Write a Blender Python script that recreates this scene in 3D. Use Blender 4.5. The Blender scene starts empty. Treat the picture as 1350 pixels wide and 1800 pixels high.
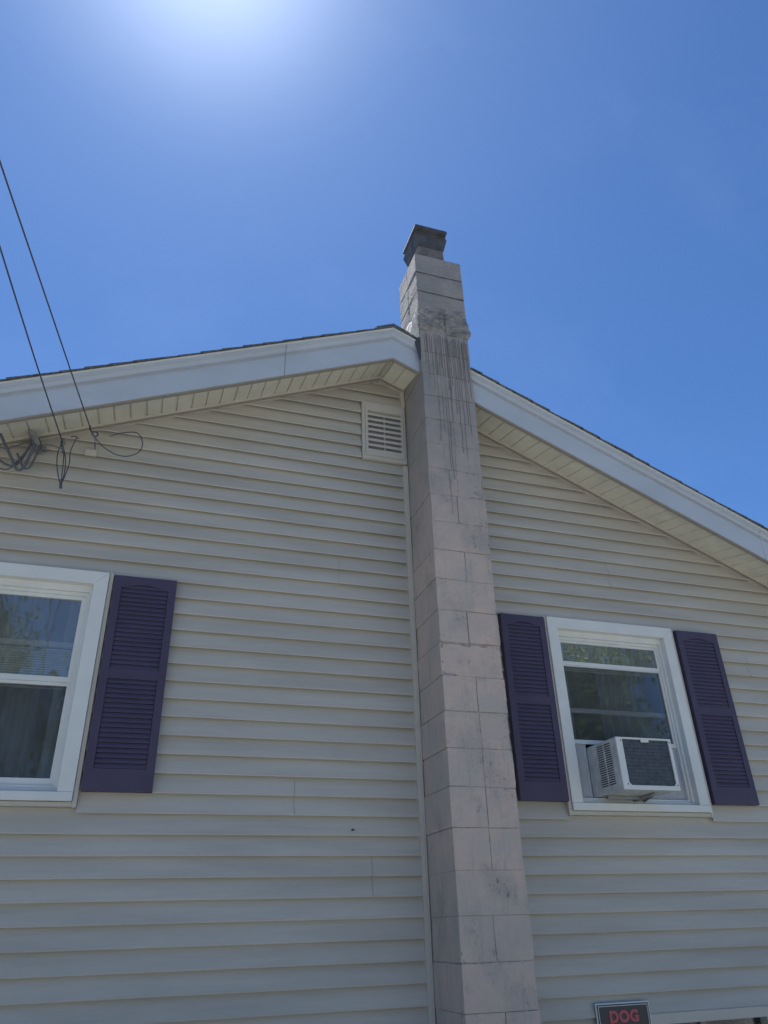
import bpy, bmesh, math, random
from mathutils import Vector, Matrix, noise
random.seed(7)
S = bpy.context.scene
R = math.radians
# ------------------------------------------------------------------ camera
CAM = Vector((-1.6353, -4.2631, 1.6076))
pit, yaw, rol, FPX = 0.510760, -0.326436, -0.030413, 1306.97
cp, sp, cy, sy, cr, sr = math.cos(pit), math.sin(pit), math.cos(yaw), math.sin(yaw), math.cos(rol), math.sin(rol)
fw = Vector((-sy*cp, cy*cp, sp)); ri = Vector((cy, sy, 0)); up = ri.cross(fw)
rx = ri*cr + up*sr; ux = -ri*sr + up*cr
cd = bpy.data.cameras.new('camera'); cam = bpy.data.objects.new('camera', cd); S.collection.objects.link(cam)
cd.sensor_fit = 'VERTICAL'; cd.sensor_height = 36; cd.sensor_width = 27; cd.lens = FPX/1800*36
cd.clip_start = 0.05; cd.clip_end = 2000
cam.matrix_world = Matrix(((rx.x, ux.x, -fw.x, CAM.x), (rx.y, ux.y, -fw.y, CAM.y), (rx.z, ux.z, -fw.z, CAM.z), (0, 0, 0, 1)))
S.camera = cam
# ------------------------------------------------------------------ sky, sun, exposure
SUN_EL, SUN_AZ = R(66.6), R(-5.0)            # azimuth from +Y towards +X
sund = Vector((math.sin(SUN_AZ)*math.cos(SUN_EL), math.cos(SUN_AZ)*math.cos(SUN_EL), math.sin(SUN_EL)))
w = bpy.data.worlds.new('World'); S.world = w; w.use_nodes = True
nt = w.node_tree; nt.nodes.clear()
def N(t, typ, **k):
    n = t.nodes.new(typ)
    for a, b in k.items(): setattr(n, a, b)
    return n
out = N(nt, 'ShaderNodeOutputWorld'); bg = N(nt, 'ShaderNodeBackground'); sky = N(nt, 'ShaderNodeTexSky', sky_type='NISHITA')
sky.sun_disc = False; sky.sun_elevation = SUN_EL; sky.sun_rotation = SUN_AZ
sky.altitude = 100; sky.air_density = 1.0; sky.dust_density = 0.15; sky.ozone_density = 3.0
# the bright aureole round the sun and a little thin cirrus, added to the sky by direction
geo = N(nt, 'ShaderNodeTexCoord')
dt = N(nt, 'ShaderNodeVectorMath', operation='DOT_PRODUCT'); dt.inputs[1].default_value = sund
nt.links.new(geo.outputs['Generated'], dt.inputs[0])
def wm(op, a, b=None, clamp=False):
    n = N(nt, 'ShaderNodeMath', operation=op); n.use_clamp = clamp
    for i, x in enumerate((a, b)):
        if x is None: continue
        if isinstance(x, (int, float)): n.inputs[i].default_value = x
        else: nt.links.new(x, n.inputs[i])
    return n.outputs[0]
dd = wm('MAXIMUM', dt.outputs['Value'], 0.0)
g1 = wm('MULTIPLY', wm('POWER', dd, 120.0), 4.8)
g2 = wm('MULTIPLY', wm('POWER', dd, 12.0), 0.62)
mp = N(nt, 'ShaderNodeMapping'); mp.inputs['Scale'].default_value = (1.6, 3.2, 2.2); mp.inputs['Rotation'].default_value = (0.3, 0.2, 0.7)
nt.links.new(geo.outputs['Generated'], mp.inputs['Vector'])
nz = N(nt, 'ShaderNodeTexNoise'); nz.inputs['Scale'].default_value = 1.7; nz.inputs['Detail'].default_value = 7; nz.inputs['Roughness'].default_value = 0.62
nt.links.new(mp.outputs[0], nz.inputs['Vector'])
ci = wm('MULTIPLY', wm('MAXIMUM', wm('SUBTRACT', nz.outputs['Fac'], 0.50), 0.0), 0.9)
tot = wm('ADD', wm('ADD', g1, g2), ci)
cmb = N(nt, 'ShaderNodeVectorMath', operation='SCALE'); cmb.inputs[0].default_value = (0.93, 1.0, 1.12)
nt.links.new(tot, cmb.inputs['Scale'])
tint = N(nt, 'ShaderNodeVectorMath', operation='MULTIPLY'); tint.inputs[1].default_value = (0.54, 0.80, 1.10)
nt.links.new(sky.outputs[0], tint.inputs[0])
ad = N(nt, 'ShaderNodeVectorMath', operation='ADD')
nt.links.new(tint.outputs[0], ad.inputs[0]); nt.links.new(cmb.outputs[0], ad.inputs[1])
nt.links.new(ad.outputs[0], bg.inputs['Color']); bg.inputs['Strength'].default_value = 0.0555
nt.links.new(bg.outputs[0], out.inputs[0])
ld = bpy.data.lights.new('sun', 'SUN'); ld.energy = 5.0; ld.angle = R(0.5); ld.color = (1, .97, .92)
lo = bpy.data.objects.new('sun', ld); S.collection.objects.link(lo); lo.rotation_euler = sund.to_track_quat('Z', 'Y').to_euler(); lo.location = (0, 6, 20)
S.view_settings.view_transform = 'Standard'; S.view_settings.look = 'None'; S.view_settings.gamma = 1
S.view_settings.exposure = 1.15
# ------------------------------------------------------------------ helpers
C = S.collection
class MB:
    def __init__(s): s.v = []; s.f = []
    def add(s, vs, fs):
        o = len(s.v); s.v += [tuple(p) for p in vs]; s.f += [tuple(i+o for i in f) for f in fs]
    def quad(s, a, b, c, d): s.add([a, b, c, d], [(0, 1, 2, 3)])
    def box(s, x0, x1, y0, y1, z0, z1):
        s.add([(x0,y0,z0),(x1,y0,z0),(x1,y1,z0),(x0,y1,z0),(x0,y0,z1),(x1,y0,z1),(x1,y1,z1),(x0,y1,z1)],
              [(0,3,2,1),(4,5,6,7),(0,1,5,4),(1,2,6,5),(2,3,7,6),(3,0,4,7)])
    def prism(s, poly, axis, a, b):
        # poly: 2D list in the plane perpendicular to axis; extruded a..b
        n = len(poly)
        def P(p, t): return {'x': (t, p[0], p[1]), 'y': (p[0], t, p[1]), 'z': (p[0], p[1], t)}[axis]
        s.add([P(p, a) for p in poly] + [P(p, b) for p in poly],
              [tuple(range(n)), tuple(reversed(range(n, 2*n)))] + [(i, i+n, (i+1) % n+n, (i+1) % n) for i in range(n)])
    def tube(s, pts, r, n=8):
        pts = [Vector(p) for p in pts]; rings = []; o = None
        for i, p in enumerate(pts):
            t = (pts[min(i+1, len(pts)-1)] - pts[max(i-1, 0)]).normalized()
            if o is None: o = t.orthogonal().normalized()
            o = (o - t*o.dot(t)).normalized(); b = t.cross(o)
            rr = r(i/(len(pts)-1)) if callable(r) else r
            rings.append([p + (o*math.cos(2*math.pi*k/n) + b*math.sin(2*math.pi*k/n))*rr for k in range(n)])
        vs = [q for R_ in rings for q in R_]; fs = []
        for i in range(len(pts)-1):
            for k in range(n): fs.append((i*n+k, i*n+(k+1) % n, (i+1)*n+(k+1) % n, (i+1)*n+k))
        fs += [tuple(reversed(range(n))), tuple(range((len(pts)-1)*n, len(pts)*n))]
        s.add(vs, fs)
    def build(s, name, mat, parent=None, smooth=False, bevel=0, normals=True):
        me = bpy.data.meshes.new(name); me.from_pydata(s.v, [], s.f); me.materials.append(mat)
        if normals or bevel:
            bm = bmesh.new(); bm.from_mesh(me)
            if normals: bmesh.ops.recalc_face_normals(bm, faces=bm.faces)
            if bevel:
                ed = [e for e in bm.edges if len(e.link_faces) == 2 and e.calc_face_angle(0) > 0.5]
                bmesh.ops.bevel(bm, geom=ed, offset=bevel, segments=1, affect='EDGES', clamp_overlap=True)
            bm.to_mesh(me); bm.free()
        if smooth:
            for p in me.polygons: p.use_smooth = True
        o = bpy.data.objects.new(name, me); C.objects.link(o)
        if parent: o.parent = parent
        return o
def tag(o, label=None, cat=None, group=None, kind=None):
    for k, v_ in (('label', label), ('category', cat), ('group', group), ('kind', kind)):
        if v_: o[k] = v_
    return o
def empty(name, loc=(0, 0, 0)):
    o = bpy.data.objects.new(name, None); o.location = loc; C.objects.link(o); return o
def adopt(root):      # children were built in world coordinates
    bpy.context.view_layer.update()
    for c in root.children: c.matrix_parent_inverse = root.matrix_world.inverted()
def spline(pts, n=8):
    P = [Vector(p) for p in pts]; P = [P[0]*2-P[1]] + P + [P[-1]*2-P[-2]]; o = []
    for i in range(1, len(P)-2):
        for k in range(n):
            t = k/n; a, b, c, d = P[i-1:i+3]
            o.append(.5*((2*b) + (c-a)*t + (2*a-5*b+4*c-d)*t*t + (3*b-a-3*c+d)*t**3))
    o.append(P[-2]); return o
# ------------------------------------------------------------------ materials
def mat(name, col, rough=.6, spec=.4, metal=0, var=0.0, vscale=3.0, bump=0.0, bscale=60, col2=None, stretch=(1, 1, 1), dirt=None):
    m = bpy.data.materials.new(name); m.use_nodes = True; t = m.node_tree; b = t.nodes['Principled BSDF']
    b.inputs['Roughness'].default_value = rough; b.inputs['Metallic'].default_value = metal
    b.inputs['Specular IOR Level'].default_value = spec; b.inputs['Base Color'].default_value = (*col, 1)
    tc = N(t, 'ShaderNodeTexCoord'); mp = N(t, 'ShaderNodeMapping'); mp.inputs['Scale'].default_value = stretch
    t.links.new(tc.outputs['Object'], mp.inputs['Vector'])
    if var or col2:
        n = N(t, 'ShaderNodeTexNoise'); n.inputs['Scale'].default_value = vscale; n.inputs['Detail'].default_value = 6; n.inputs['Roughness'].default_value = .6
        t.links.new(mp.outputs[0], n.inputs['Vector'])
        r = N(t, 'ShaderNodeValToRGB'); r.color_ramp.elements[0].position = .36; r.color_ramp.elements[1].position = .66
        c2 = col2 or tuple(c*(1-var) for c in col)
        r.color_ramp.elements[0].color = (*c2, 1); r.color_ramp.elements[1].color = (*(col if col2 else tuple(min(1, c*(1+var*.5)) for c in col)), 1)
        t.links.new(n.outputs['Fac'], r.inputs[0]); t.links.new(r.outputs[0], b.inputs['Base Color'])
    if bump:
        n2 = N(t, 'ShaderNodeTexNoise'); n2.inputs['Scale'].default_value = bscale; n2.inputs['Detail'].default_value = 5
        t.links.new(mp.outputs[0], n2.inputs['Vector']); bp = N(t, 'ShaderNodeBump'); bp.inputs['Strength'].default_value = bump; bp.inputs['Distance'].default_value = .01
        t.links.new(n2.outputs['Fac'], bp.inputs['Height']); t.links.new(bp.outputs[0], b.inputs['Normal'])
    return m
M = {}
M['siding'] = mat('vinyl_siding', (.53, .50, .445), .6, .2, var=.13, vscale=1.3, bump=.25, bscale=9, stretch=(.6, 1, 5))
M['trim'] = mat('beige_trim', (.53, .50, .445), .5, .4, var=.06)
M['white'] = mat('white_vinyl', (.70, .71, .69), .45, .35, var=.05, vscale=5)
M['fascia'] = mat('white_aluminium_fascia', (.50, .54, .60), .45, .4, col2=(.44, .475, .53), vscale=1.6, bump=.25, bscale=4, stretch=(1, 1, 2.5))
M['soffit'] = mat('cream_soffit', (.74, .72, .62), .5, .4, var=.10, vscale=6)
M['brown'] = mat('soffit_lip', (.30, .27, .24), .6)
M['groove'] = mat('soffit_groove', (.22, .20, .17), .8)
M['shutter'] = mat('plum_shutter_paint', (.072, .058, .104), .5, .35, var=.12, vscale=6, bump=.1, bscale=120)
M['shingle'] = mat('asphalt_shingle', (.15, .155, .17), .95, .2, var=.4, vscale=60, bump=.6, bscale=250)
M['mortar'] = mat('mortar', (.38, .345, .325), .95, .1, var=.3, vscale=30, bump=.5, bscale=120)
M['patch'] = mat('patched_mortar', (.34, .325, .31), .95, .1, col2=(.17, .165, .165), vscale=11, bump=1, bscale=28)
M['cement'] = mat('rough_cement', (.72, .69, .62), .95, .1, var=.35, vscale=20, bump=1, bscale=40)
M['tar'] = mat('tar', (.225, .21, .22), .7, .3)
M['rust'] = mat('dark_flue_metal', (.085, .09, .105), .7, .3, var=.35, vscale=12, bump=.3, bscale=60)
M['flue'] = mat('clay_flue', (.20, .18, .18), .9, .2, var=.3, vscale=12, bump=.3)
M['lead'] = mat('flashing', (.10, .105, .12), .6, .4, metal=.3, var=.3)
M['cable'] = mat('black_cable', (.075, .08, .11), .6, .4)
M['cablegrey'] = mat('weathered_cable', (.12, .13, .155), .7, .3, var=.2)
M['steel'] = mat('galvanised_steel', (.30, .31, .33), .5, .5, metal=.5, var=.25, vscale=20)
M['acbody'] = mat('air_conditioner_casing', (.58, .60, .60), .5, .4, var=.22, vscale=14)
M['acdark'] = mat('air_conditioner_coil', (.075, .09, .115), .6, .4, var=.3, vscale=40)
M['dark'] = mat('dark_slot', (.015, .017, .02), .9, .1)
M['ventdark'] = mat('vent_mesh', (.30, .29, .31), .9, .1)
M['curtain'] = mat('curtain_cloth', (.24, .28, .32), .9, .1, var=.3, vscale=4)
M['curtain2'] = mat('sheer_curtain', (.45, .49, .44), .9, .1, var=.15, vscale=4)
M['blind'] = mat('pale_blind', (.75, .75, .66), .8, .2, var=.12, vscale=14)
M['room'] = mat('room_paint', (.42, .44, .46), .9, .1)
M['signblack'] = mat('sign_black', (.018, .022, .032), .35, .5)
M['signwhite'] = mat('sign_white', (.62, .64, .65), .4, .5)
M['signred'] = mat('sign_red', (.50, .07, .10), .4, .5)
M['grass'] = mat('dry_grass', (.16, .16, .135), .95, .1, col2=(.115, .125, .09), vscale=2.0, bump=.6, bscale=40)
M['bounce'] = mat('bounce_slab', (.345, .34, .325), .9, .2, var=.2, vscale=3, bump=.3)
M['bark'] = mat('bark', (.12, .09, .065), .95, .1, var=.4, vscale=8, bump=1, bscale=14, stretch=(1, 1, .2))
M['leaf'] = mat('leaves', (.12, .16, .055), .6, .3, col2=(.07, .11, .035), vscale=1.2)
M['accordion'] = mat('accordion_panel', (.50, .52, .55), .5, .4)
# painted block: warm off-pink paint, grey worn patches, dirt
def block_mat():
    m = bpy.data.materials.new('painted_cinder_block'); m.use_nodes = True; t = m.node_tree; b = t.nodes['Principled BSDF']
    b.inputs['Roughness'].default_value = .8; b.inputs['Specular IOR Level'].default_value = .25
    tc = N(t, 'ShaderNodeTexCoord')
    def nz(scale, det, st=(1, 1, 1), lo=.4, hi=.6):
        mp = N(t, 'ShaderNodeMapping'); mp.inputs['Scale'].default_value = st; t.links.new(tc.outputs['Object'], mp.inputs['Vector'])
        n = N(t, 'ShaderNodeTexNoise'); n.inputs['Scale'].default_value = scale; n.inputs['Detail'].default_value = det; n.inputs['Roughness'].default_value = .65
        t.links.new(mp.outputs[0], n.inputs['Vector'])
        r = N(t, 'ShaderNodeMapRange'); r.inputs['From Min'].default_value = lo; r.inputs['From Max'].default_value = hi
        t.links.new(n.outputs['Fac'], r.inputs['Value']); return r.outputs[0], n.outputs['Fac']
    def mix(f, a, c):
        n = N(t, 'ShaderNodeMix', data_type='RGBA'); 
        if isinstance(f, float): n.inputs[0].default_value = f
        else: t.links.new(f, n.inputs[0])
        for i, x in ((6, a), (7, c)):
            if isinstance(x, tuple): n.inputs[i].default_value = (*x, 1)
            else: t.links.new(x, n.inputs[i])
        return n.outputs[2]
    big, _ = nz(2.6, 5, (1, 1, .8), .42, .60)
    col = mix(big, (.61, .485, .42), (.50, .44, .40))
    # paint worn greyer towards the weathered upper courses
    sx = N(t, 'ShaderNodeSeparateXYZ'); t.links.new(tc.outputs['Object'], sx.inputs[0])
    hg = N(t, 'ShaderNodeMapRange'); hg.inputs['From Min'].default_value = 3.6; hg.inputs['From Max'].default_value = 4.7
    t.links.new(sx.outputs['Z'], hg.inputs['Value'])
    col = mix(hg.outputs[0], col, mix(big, (.385, .345, .33), (.31, .30, .29)))
    worn, _ = nz(3.4, 9, (1, 1, .9), .52, .68)
    ms = N(t, 'ShaderNodeMath', operation='MULTIPLY'); ms.inputs[1].default_value = .36; t.links.new(worn, ms.inputs[0])
    col = mix(ms.outputs[0], col, (.25, .25, .255))
    spk, _ = nz(42, 6, (1, 1, .8), .56, .66)
    m2 = N(t, 'ShaderNodeMath', operation='MULTIPLY'); t.links.new(spk, m2.inputs[0]); t.links.new(worn, m2.inputs[1])
    col = mix(m2.outputs[0], col, (.20, .20, .20))
    stz, _ = nz(9, 3, (3, 3, .35), .55, .75)
    m3 = N(t, 'ShaderNodeMath', operation='MULTIPLY'); m3.inputs[1].default_value = .30; t.links.new(stz, m3.inputs[0])
    col = mix(m3.outputs[0], col, (.24, .24, .25))
    t.links.new(col, b.inputs['Base Color'])
    _, f1 = nz(55, 6); _, f2 = nz(9, 4)
    am = N(t, 'ShaderNodeMath', operation='ADD'); t.links.new(f1, am.inputs[0]); t.links.new(f2, am.inputs[1])
    bp = N(t, 'ShaderNodeBump'); bp.inputs['Strength'].default_value = .8; bp.inputs['Distance'].default_value = .014
    t.links.new(am.outputs[0], bp.inputs['Height']); t.links.new(bp.outputs[0], b.inputs['Normal'])
    return m
M['block'] = block_mat()
def glass_mat(name, tintc, refl, wav=.02, film=.12):
    m = bpy.data.materials.new(name); m.use_nodes = True; t = m.node_tree; t.nodes.clear()
    o = N(t, 'ShaderNodeOutputMaterial'); tr = N(t, 'ShaderNodeBsdfTransparent'); tr.inputs[0].default_value = (*tintc, 1)
    gl = N(t, 'ShaderNodeBsdfGlossy'); gl.inputs['Roughness'].default_value = .01; gl.inputs[0].default_value = (.95, .97, 1, 1)
    fr = N(t, 'ShaderNodeFresnel'); fr.inputs[0].default_value = 1.5
    mu = N(t, 'ShaderNodeMath', operation='MULTIPLY'); mu.inputs[1].default_value = refl; mu.use_clamp = True; t.links.new(fr.outputs[0], mu.inputs[0])
    mx = N(t, 'ShaderNodeMixShader'); t.links.new(mu.outputs[0], mx.inputs[0]); t.links.new(tr.outputs[0], mx.inputs[1]); t.links.new(gl.outputs[0], mx.inputs[2])
    tc = N(t, 'ShaderNodeTexCoord'); n = N(t, 'ShaderNodeTexNoise'); n.inputs['Scale'].default_value = 7; n.inputs['Detail'].default_value = 2
    t.links.new(tc.outputs['Object'], n.inputs['Vector']); bp = N(t, 'ShaderNodeBump'); bp.inputs['Strength'].default_value = wav; bp.inputs['Distance'].default_value = .02
    t.links.new(n.outputs['Fac'], bp.inputs['Height']); t.links.new(bp.outputs[0], gl.inputs['Normal'])
    df = N(t, 'ShaderNodeBsdfDiffuse'); df.inputs[0].default_value = (.42, .43, .40, 1)
    n3 = N(t, 'ShaderNodeTexNoise'); n3.inputs['Scale'].default_value = 5; n3.inputs['Detail'].default_value = 8; t.links.new(tc.outputs['Object'], n3.inputs['Vector'])
    mr = N(t, 'ShaderNodeMapRange'); mr.inputs['To Min'].default_value = film*.6; mr.inputs['To Max'].default_value = film*1.5; t.links.new(n3.outputs['Fac'], mr.inputs['Value'])
    mz = N(t, 'ShaderNodeMixShader'); t.links.new(mr.outputs[0], mz.inputs[0]); t.links.new(mx.outputs[0], mz.inputs[1]); t.links.new(df.outputs[0], mz.inputs[2])
    t.links.new(mz.outputs[0], o.inputs[0]); return m
M['glass'] = glass_mat('window_glass', (.93, .95, .95), 3.8, .03, .17)
M['screen'] = glass_mat('screened_glass', (.72, .75, .80), .8, .02, .10)
# ------------------------------------------------------------------ ground
g = MB(); g.quad((-300, -300, 0), (300, -300, 0), (300, 300, 0), (-300, 300, 0)); tag(g.build('ground', M['grass']), kind='structure')
g = MB(); g.box(-14, 14, -11.5, -3.3, -.05, .03); tag(g.build('bounce_slab', M['bounce']), kind='structure')  # unseen pale slab, added to bounce sunlight up onto the wall
# ------------------------------------------------------------------ house
AX, AZ, SL, OV = -0.2011, 5.3004, 0.4339, 0.3436     # apex x, soffit line z at wall, roof slope, overhang
ZS, ST = 4.4565, 0.1                                  # siding line origin and exposure
HL, HR, DEP = -5.1, 4.7, 8.2                          # house left, right, depth
PR, CW = 0.3897, 0.3921                               # chimney projection and width
house = empty('house', (0, 0, 0))
tag(house, 'beige vinyl-sided gable house with cinder block chimney, seen from below', 'house')
def rz(x): return AZ - SL*abs(x-AX)
# openings (x0,x1,z0,z1) in the siding
LW = (-2.907, -1.897); RW = (0.958, 1.972); WZ = (2.205, 3.46)
OPEN = [(LW[0]-.026, LW[1]+.026, WZ[0]-.026, WZ[1]+.01), (RW[0]-.022, RW[1]+.022, WZ[0]-.026, WZ[1]+.01),
        (-.345, -.003, 4.545, 5.055), (1.24, 2.08, .35, 1.155), (0.02, CW-.02, -1, 7)]
seams = {7: -.512, 8: -.512, 21: -.760, 22: -.760, 25: -.318, 26: -.318,
         17: 2.75, 18: 2.75, 11: 2.62, 12: 2.62, 5: 1.55, 6: 1.55, 27: 2.31, 28: 2.31}
sd = MB()
def course(j):
    zb, zt = ZS - ST*(j+1), ZS - ST*j
    def lim(z):  # x extent under the rake at z
        if z >= AZ: return None
        h = (AZ - z)/SL; return max(HL, AX-h), min(HR, AX+h)
    lb = lim(zb)
    if lb is None: return
    step = .12; segs = []
    cuts = sorted([(o[0], o[1]) for o in OPEN if not (zt <= o[2]+.02 or zb >= o[3]-.02)])
    x = lb[0]
    for a, b in cuts:
        if a > x: segs.append((x, a))
        x = max(x, b)
    if x < lb[1]: segs.append((x, lb[1]))
    sx = seams.get(j); fin = []
    for a, b in segs:
        if sx is not None and a < sx < b: fin += [(a, sx, 0.0), (sx+.0015, b, -.0022)]
        else: fin.append((a, b, 0.0))
    for a, b, off in fin:
        n = max(1, int((b-a)/step)); xs = [a+(b-a)*i/n for i in range(n+1)]
        vs = []
        for xx in xs:
            wv = .0016*noise.noise((xx*1.1, j*3.1, 0)) + .0008*noise.noise((xx*4, j*7.7, 2))
            wz = .0013*noise.noise((xx*.9, j*5.3, 9))
            ytop, ybot = .0340, wv+off
            zt2 = min(zt+.004, rz(xx)+.012); 
            zb2 = min(zb+wz, zt2-.0005)
            k = max(0.0, min(1.0, (zt2-zb2)/(ST)))
            yt = ybot + (ytop-ybot)*k
            ins = .024 if zt+.03 < rz(xx) else 0
            prof = [(yt+ins*.1, zt2+ins), (ybot+.0005, zb2+.006 if zt2-zb2 > .008 else zb2+.0002), (ybot+.0015, zb2), (ybot+.0045, zb2), (ybot+.0045, min(zb2+.016, zt2+ins))]
            vs += [(xx, p[0], p[1]) for p in prof]
        fs = []
        for i in range(n):
            for k in range(4):
                a0 = i*5+k; fs.append((a0, a0+1, a0+6, a0+5))
        fs += [(0, 1, 2, 3, 4), tuple((n*5+4-i) for i in range(5))]
        sd.add(vs, fs)
for j in range(-9, 45): course(j)
sd.build('siding', M['siding'], house, normals=False)
cp_ = MB(); cp_.add([(-.442, -.0015, 2.084), (-.418, -.0015, 2.083), (-.428, -.002, 2.094), (-.430, -.0005, 2.086)], [(0, 1, 2), (0, 3, 1), (0, 2, 3), (1, 3, 2)]); cp_.build('insect_mark', M['dark'], house)  # small dark flake standing for an insect mark on the siding
# wall body behind the siding, with window holes: built from boxes between openings
wb = MB()
def wallbox(x0, x1, z0, z1): wb.box(x0, x1, .040, .16, z0, z1)
holes = [(LW[0]+.05, LW[1]-.05, 2.26, 3.40), (RW[0]+.05, RW[1]-.05, 2.26, 3.40), (1.27, 2.05, .38, 1.12)]
wallbox(HL, LW[0]+.05, 0, 3.10); wallbox(LW[1]-.05, RW[0]+.05, 0, 3.10)
wallbox(LW[0]+.05, LW[1]-.05, 0, 2.26); wallbox(RW[0]+.05, 1.27, 0, 2.26); wallbox(1.27, RW[1]-.05, 1.12, 2.26); wallbox(1.27, RW[1]-.05, 0, .38)
wallbox(RW[1]-.05, 2.05, 1.12, 3.10); wallbox(RW[1]-.05, 2.05, 0, .38); wallbox(2.05, HR, 0, 3.10)
def gpoly(x0, x1, z0):
    xs = [x0] + ([AX] if x0 < AX < x1 else []) + [x1]
    return [(x0, z0), (x1, z0)] + [(x, rz(x)+.01) for x in reversed(xs)]
for x0, x1, z0 in ((HL, LW[0]+.05, 3.10), (LW[0]+.05, LW[1]-.05, 3.40), (LW[1]-.05, RW[0]+.05, 3.10), (RW[0]+.05, RW[1]-.05, 3.40), (RW[1]-.05, HR, 3.10)):
    wb.prism(gpoly(x0, x1, z0), 'y', .040, .16)
wb.box(HL, HL+.15, .16, DEP, 0, 3.14); wb.box(HR-.15, HR, .16, DEP, 0, 3.14); wb.prism([(HL, 0), (HR, 0), (HR, rz(HR)), (AX, AZ), (HL, rz(HL))], 'y', DEP-.15, DEP)
wb.build('wall', M['siding'], house)
# ---- roof deck and shingles
ZF = 5.2300   # fascia bottom at apex
ZR = ZF + .262
sh = MB()
def roof_side(sgn):
    pitch = .145/math.sqrt(1+SL*SL); n = int(5.25/pitch)+1
    for i in range(n):
        a, b = i*pitch, (i+1)*pitch+.02
        yf = -OV-.046 + random.uniform(-.005, .004)
        lift0, lift1 = .006, .013       # thicker at the lower butt edge
        xa, xb = AX+sgn*a, AX+sgn*b
        za, zb = ZR - SL*a, ZR - SL*b
        wob = random.uniform(-.001, .002)
        m0 = len(sh.v)
        segs = []
        # chimney pierces the right-hand slope only near the front: start those courses behind it
        y0 = yf
        if sgn > 0 and xb > -.01 and xa < CW+.03: y0 = -.0
        if sgn < 0 or y0 == yf or True:
            vs = [(xa, y0, za+lift0), (xb, y0, zb+lift1+wob), (xb, DEP+.3, zb+lift1+wob), (xa, DEP+.3, za+lift0),
                  (xa, y0, za+.0), (xb, y0, zb+.0), (xb, DEP+.3, zb+.0), (xa, DEP+.3, za+.0)]
            sh.add(vs, [(0, 1, 2, 3), (4, 7, 6, 5), (0, 4, 5, 1), (1, 5, 6, 2), (2, 6, 7, 3), (3, 7, 4, 0)])
            if y0 != yf:   # the strip in front, cut at the chimney sides
                if xa < -.004:
                    sh.add([(xa, yf, za+lift0), (-.004, yf, ZR-SL*(-.004-AX)+.012), (-.004, 0, ZR-SL*(-.004-AX)+.012), (xa, 0, za+lift0), (xa, yf, za+.0), (-.004, yf, ZR-SL*(-.004-AX)-.006)], [(0, 1, 2, 3), (0, 4, 5, 1)])
                if xb > CW+.004:
                    x_ = max(xa, CW+.004); z_ = ZR-SL*(x_-AX)
                    sh.add([(x_, yf, z_+.008), (xb, yf, zb+lift1), (xb, 0, zb+lift1), (x_, 0, z_+.008), (x_, yf, z_-.006), (xb, yf, zb+.0)], [(0, 1, 2, 3), (0, 4, 5, 1)])
for s in (-1, 1): roof_side(s)
roof = sh.build('roof', M['shingle'], house, normals=False)
rc = MB()
y = -OV-.04
while y < DEP+.3:
    w_ = .135; l = .17; z0 = ZR+.018; t = .007
    y1 = y+l
    prof = [(-w_, -SL*w_), (0, 0.004), (w_, -SL*w_)]
    top0 = [(AX+p[0], y, z0+t+p[1]+.006) for p in prof]; top1 = [(AX+p[0], y1, z0+p[1]) for p in prof]
    bo0 = [(AX+p[0], y, z0+p[1]-.006) for p in prof]; bo1 = [(AX+p[0], y1, z0+p[1]-.006) for p in prof]
    rc.add(top0+top1+bo0+bo1, [(0, 1, 4, 3), (1, 2, 5, 4), (0, 6, 7, 1), (1, 7, 8, 2), (0, 3, 9, 6), (2, 8, 11, 5)])
    y += .14
rc.build('ridge_cap', M['shingle'], roof, normals=False)
# ---- rake fascia, drip edge, soffit
def xs_for(sgn): return (AX, HL-.35) if sgn < 0 else None
FP = [(-.318, .004), (-.318, -.001), (-.344, -.001), (-.3445, .166), (-.330, .172), (-.329, .190), (-.354, .193), (-.358, .222), (-.371, .226), (-.371, .250), (-.30, .250)]
def rake(prof, spans, mb, zb=ZF):
    for (x0, x1) in spans:
        n = max(1, int(abs(x1-x0)/.3)); xs = [x0+(x1-x0)*i/n for i in range(n+1)]; k = len(prof); vs = []
        for x in xs:
            wv = .0035*noise.noise((x*1.3, 4.4, 0))
            vs += [(x, p[0]+wv, zb - SL*abs(x-AX) + p[1]) for p in prof]
        fs = [(i*k+j, i*k+j+1, (i+1)*k+j+1, (i+1)*k+j) for i in range(n) for j in range(k-1)]
        fs += [tuple(range(k)), tuple(n*k+k-1-j for j in range(k))]
        mb.add(vs, fs)
spansL = [(HL-.35, -2.0), (-1.9965, -.90), (-.8965, AX)]
for nm, sp_ in (('l', [(HL-.35, -.99), (-.987, AX)]), ('r', [(AX, -.002)]), ('rr', [(CW+.003, 2.72), (2.723, HR+.35)])):
    mb = MB(); rake(FP, sp_, mb); mb.build('rake_fascia', M['fascia'], house, normals=True)
mb = MB(); rake([(-.376, .262), (-.376, .2505), (-.30, .2505), (-.30, .262)], [(HL-.35, AX), (AX, -.002), (CW+.003, HR+.35)], mb); mb.build('drip_edge', M['white'], house)
mb = MB(); rake([(-.338, -.0015), (-.338, -.010), (-.312, -.010), (-.312, .018)], [(HL-.35, AX), (AX, -.002), (CW+.003, HR+.35)], mb); mb.build('fascia_lip', M['brown'], house)
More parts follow.
